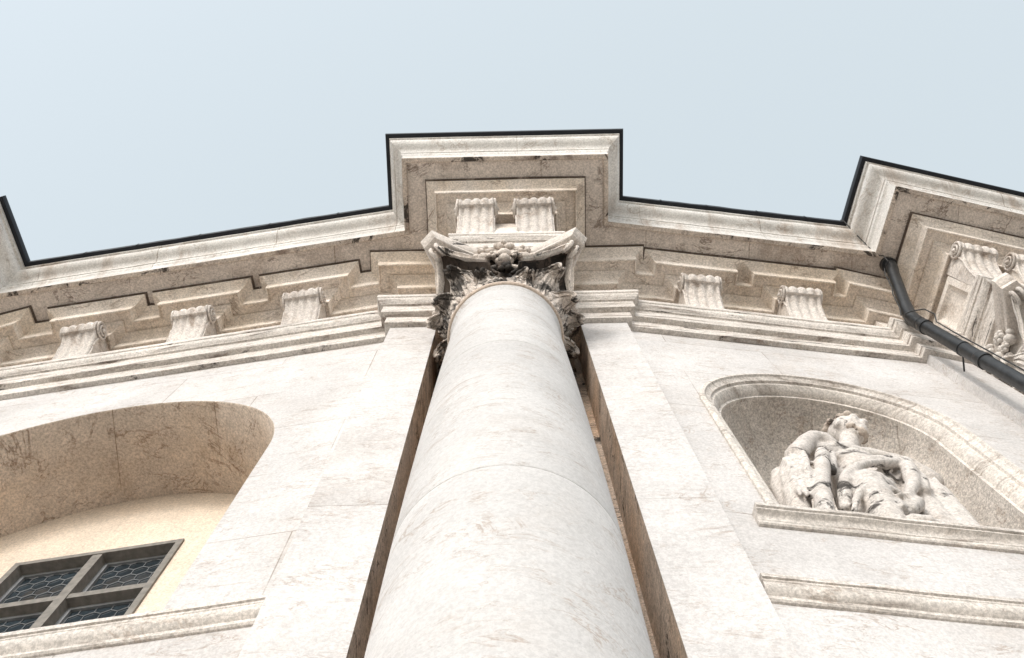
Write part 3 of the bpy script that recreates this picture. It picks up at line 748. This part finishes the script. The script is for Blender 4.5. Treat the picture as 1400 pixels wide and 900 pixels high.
cable = thing('cable', 'thin dark lightning cable running down over the cornice and along the pipe', 'cable', (4.40, 1.85, 0))
m = MB()
inn = CP[8]; g = cm[8]
cab = [(inn[0]+g[0]*.99, inn[1]+g[1]*.99, 12.95)] + [(inn[0]+g[0]*o+.01, inn[1]+g[1]*o, z) for o, z in ((.985, 12.86), (.84, 12.63), (.745, 12.42), (.69, 12.17))] + [(4.53, 2.12, 12.16), (4.52, 2.16, 11.95)]
for i in range(1, 9):
    t = i/8; q = PT.lerp(PB, t); cab.append((q.x-.09+.01*sin(i*2.1), q.y-.03, q.z))
cab += [(4.25, 2.43, 10.5), (4.36, 2.40, 10.45), (4.41, 2.42, 10.3), (4.35, 2.455, 10.1), (4.33, 2.45, 9.6), (4.34, 2.45, 8.2), (4.33, 2.45, 5)]
m.tube(cab, .007, 6); m.build('wire', 'cable', cable, 60)

# ------------------------------------------------------------------ statue in the niche
statue = thing('statue', 'weathered stone figure in a draped robe leaning forward in the niche', 'statue', (*RB.p(1.0, WO+.25), NZB+ZC))
def S(u, o, z): return Vector(RB.P((u, WO+o, z)))
st = MB()
def limb(pts, n=12):
    """chain of (u, o, z, r): smooth tube with ball ends"""
    P = [S(*p[:3]) for p in pts]; R_ = [p[3] for p in pts]
    Q, r_ = [], []
    for i in range(len(P)-1):
        for k in range(6):
            t = k/6; Q.append(P[i].lerp(P[i+1], t)); tt = t*t*(3-2*t); r_.append(R_[i]*(1-tt)+R_[i+1]*tt)
    Q.append(P[-1]); r_.append(R_[-1])
    # soften the path
    for _ in range(2): Q = [Q[0]]+[(Q[i-1]+Q[i]*2+Q[i+1])/4 for i in range(1, len(Q)-1)]+[Q[-1]]
    st.tube(Q, r_, n); st.ball(Q[0], r_[0]*.99, 12, 8); st.ball(Q[-1], r_[-1]*.99, 12, 8)
rf = random.Random(3)
def fold(pts, r): limb([(*p, r*(.85+.2*sin(i*1.3))) for i, p in enumerate(pts)], 10)
# trunk and hips under the robe
limb([(.98, .36, 5.60, .26), (1.02, .34, 6.1, .25), (1.08, .30, 6.5, .24), (1.12, .26, 6.9, .23), (1.12, .24, 7.16, .20)])
limb([(1.06, .16, 7.28, .10), (1.16, .14, 7.45, .085), (1.22, .12, 7.62, .08)])
limb([(.88, .14, 7.22, .10), (1.10, .18, 7.30, .13), (1.40, .20, 7.26, .11)])
# bent left arm inside the wide sleeve; the cloak edge loops over it
limb([(.98, .07, 7.27, .045), (.93, .05, 7.36, .055), (.82, .05, 7.35, .062), (.70, .06, 7.14, .075), (.58, .07, 6.92, .085)])
limb([(.54, .10, 6.80, .095), (.45, .09, 6.48, .105), (.39, .10, 6.18, .09), (.35, .12, 5.95, .075)])
for k in range(3):
    fold([(.60-.075*k, .0+.02*k, 6.84-.04*k), (.535-.06*k, -.05+.02*k, 6.58-.03*k), (.47-.05*k, -.015+.015*k, 6.22), (.43-.045*k, .0, 6.0)], .021)
fold([(.63, .04, 6.72), (.55, -.02, 6.62), (.44, .0, 6.62)], .02); fold([(.60, .04, 6.46), (.49, -.04, 6.36), (.39, .0, 6.40)], .02)
limb([(.43, .16, 6.78, .05), (.38, .16, 6.5, .07), (.36, .18, 6.1, .08)])
# hanging end of the cloak in front of the arm
limb([(.80, .05, 7.02, .045), (.76, .03, 6.88, .055), (.62, .0, 6.46, .058), (.50, -.01, 6.08, .060), (.40, -.01, 5.66, .062)])
limb([(.90, .07, 7.10, .026), (.84, .05, 6.88, .03), (.76, .05, 6.63, .03)])
limb([(.92, .18, 6.95, .06), (.84, .16, 6.5, .06), (.72, .16, 5.9, .06)])
# drapery edge over the chest, then the roll round the thigh
limb([(.98, .12, 7.14, .05), (1.14, .10, 7.24, .06), (1.34, .12, 7.24, .065), (1.54, .16, 7.22, .08), (1.66, .2, 7.05, .09)])
fold([(.60, .02, 5.90), (.66, -.01, 6.12), (.75, -.03, 6.36), (.90, -.04, 6.56), (1.05, -.02, 6.71), (1.21, .0, 6.80), (1.38, .03, 6.93)], .048)
fold([(1.02, .06, 6.86), (1.18, .06, 6.96), (1.36, .07, 7.05)], .055)
fold([(1.39, .03, 6.94), (1.33, .02, 6.72), (1.27, .02, 6.50), (1.16, .0, 6.28), (1.07, .0, 6.12)], .058)
fold([(1.44, .08, 6.92), (1.40, .06, 6.66), (1.32, .05, 6.44)], .05)
# raised knee: thigh dome, shin below it, cloth drawn over both
limb([(1.08, .26, 6.56, .19), (.98, .14, 6.44, .185), (.88, .05, 6.28, .165)])
limb([(.86, .03, 6.20, .135), (.83, .0, 6.02, .125), (.80, .03, 5.60, .105)])
fold([(.60, -.02, 5.76), (.68, -.065, 5.95), (.80, -.09, 6.07), (.94, -.075, 6.12), (1.03, -.04, 6.06)], .026)
fold([(.70, .0, 6.18), (.80, -.06, 6.30), (.95, -.05, 6.40), (1.07, .0, 6.42)], .022)
fold([(.64, .06, 5.70), (.67, .03, 6.1), (.74, .02, 6.34)], .03)
# robe falling on the right
limb([(1.60, .24, 7.0, .10), (1.55, .24, 6.7, .15), (1.46, .24, 6.3, .18), (1.4, .24, 5.6, .19)]); limb([(1.40, .22, 7.0, .10), (1.34, .20, 6.5, .14), (1.26, .2, 5.7, .16)])
for k in range(4):
    fold([(1.60-.07*k, .12+.01*k, 6.9-.05*k), (1.55-.08*k, .115, 6.55), (1.46-.08*k, .105, 6.2), (1.40-.08*k, .09, 5.65)], .024)
# other hand holds the cloth at the knee: palm, four fingers and a thumb
hand = S(.98, -.03, 5.86); st.ball(hand, (.060, .045, .045), 10, 8)
limb([(1.16, .04, 6.16, .055), (1.06, .0, 5.98, .05), (.99, -.03, 5.88, .045)])
for i in range(4): limb([(.955, -.05+.01*i, 5.885-.028*i, .017), (.90, -.085, 5.875-.030*i, .016), (.865, -.075, 5.85-.030*i, .013)], 6)
limb([(.98, -.06, 5.91, .018), (.945, -.10, 5.93, .015), (.92, -.105, 5.925, .012)], 6)
# foot of the raised leg and cloth lying on the sill
limb([(.86, .02, 5.66, .06), (.92, -.04, 5.645, .05), (1.0, -.06, 5.63, .04)]); limb([(1.05, -.03, 5.64, .045), (1.2, -.03, 5.63, .04), (1.4, .0, 5.63, .04)])
# head turned to the right and lifted, curly hair and beard
H = S(1.24, .11, 7.74)
fdir = (Vector((RB.u[0], RB.u[1], 0))*.62 - Vector((RB.n[0], RB.n[1], 0))*.76 + Vector((0, 0, -.12))).normalized()
sidev = fdir.cross(Vector((0, 0, 1))).normalized(); upv = sidev.cross(fdir).normalized()
TH = Matrix((sidev, fdir, upv)).transposed()
def hb(x, y, z, r): st.ball(H+TH @ Vector((x, y, z)), r, 12, 9, TH)
hb(0, -.01, .03, (.128, .155, .165)); hb(0, .055, -.06, (.098, .10, .12)); hb(0, .10, -.125, (.055, .05, .05))
hb(0, .155, -.005, (.022, .035, .05)); hb(0, .172, -.035, (.028, .026, .022)); hb(0, .128, .052, (.10, .03, .022))
hb(.062, .105, -.02, (.042, .035, .04)); hb(-.062, .105, -.02, (.042, .035, .04)); hb(.048, .128, .022, (.024, .016, .014)); hb(-.048, .128, .022, (.024, .016, .014))
hb(0, .148, -.078, (.040, .016, .011)); hb(0, .142, -.100, (.034, .018, .013)); hb(.13, .0, -.01, (.018, .032, .045)); hb(-.13, .0, -.01, (.018, .032, .045))
body_mb = st; st = MB()
for k in range(26):
    a = rf.uniform(0, 2*pi); e = rf.uniform(-.25, 1.3)
    x, y, z = .138*cos(e)*cos(a), .165*cos(e)*sin(a)-.01, .03+.17*sin(e)
    if y > .07 and z < .11: continue
    hb(x, y, z, (rf.uniform(.026, .038),)*3)
for k in range(12):
    a = rf.uniform(-1, 1); hb(.085*a, .115-.05*abs(a)+rf.uniform(-.01, .02), -.135-.035*rf.random()+.05*abs(a), (rf.uniform(.022, .034),)*3)
hair_mb = st; st = body_mb
tx = bpy.data.textures.new('chisel', 'CLOUDS'); tx.noise_scale = .07; tx.noise_depth = 3
MT['hair'] = stone('dirty_hair', (.50, .43, .37), vein_amt=.1, stain=(.16, .11, .08), stain_amt=.9, stain_scale=7, speck=.6, crust=.5, bump=.6)
hr_ = hair_mb.build('hair', 'hair', statue, 60, weld=False)
md = hr_.modifiers.new('r', 'REMESH'); md.mode = 'VOXEL'; md.voxel_size = .009; md.use_smooth_shade = True
tmp = st.build('figure', 'statue', statue, 60, weld=False)
md = tmp.modifiers.new('r', 'REMESH'); md.mode = 'VOXEL'; md.voxel_size = .0135; md.use_smooth_shade = True
md = tmp.modifiers.new('s', 'SMOOTH'); md.factor = .5; md.iterations = 2
md = tmp.modifiers.new('d', 'DISPLACE'); md.texture = tx; md.strength = .013; md.mid_level = .5
# plinth the figure stands on
m = MB(); m.box(.30, 1.80, WO+.02, WO+.62, NZB, NZB+.06, RB.P); m.build('plinth', 'statue', statue)

# ------------------------------------------------------------------ ground
g = MB(); g.add([(-600, -600, 0), (600, -600, 0), (600, 600, 0), (-600, 600, 0)], [(0, 1, 2, 3)])
go = g.build('ground', 'ground', None, lift=False); go['kind'] = 'structure'
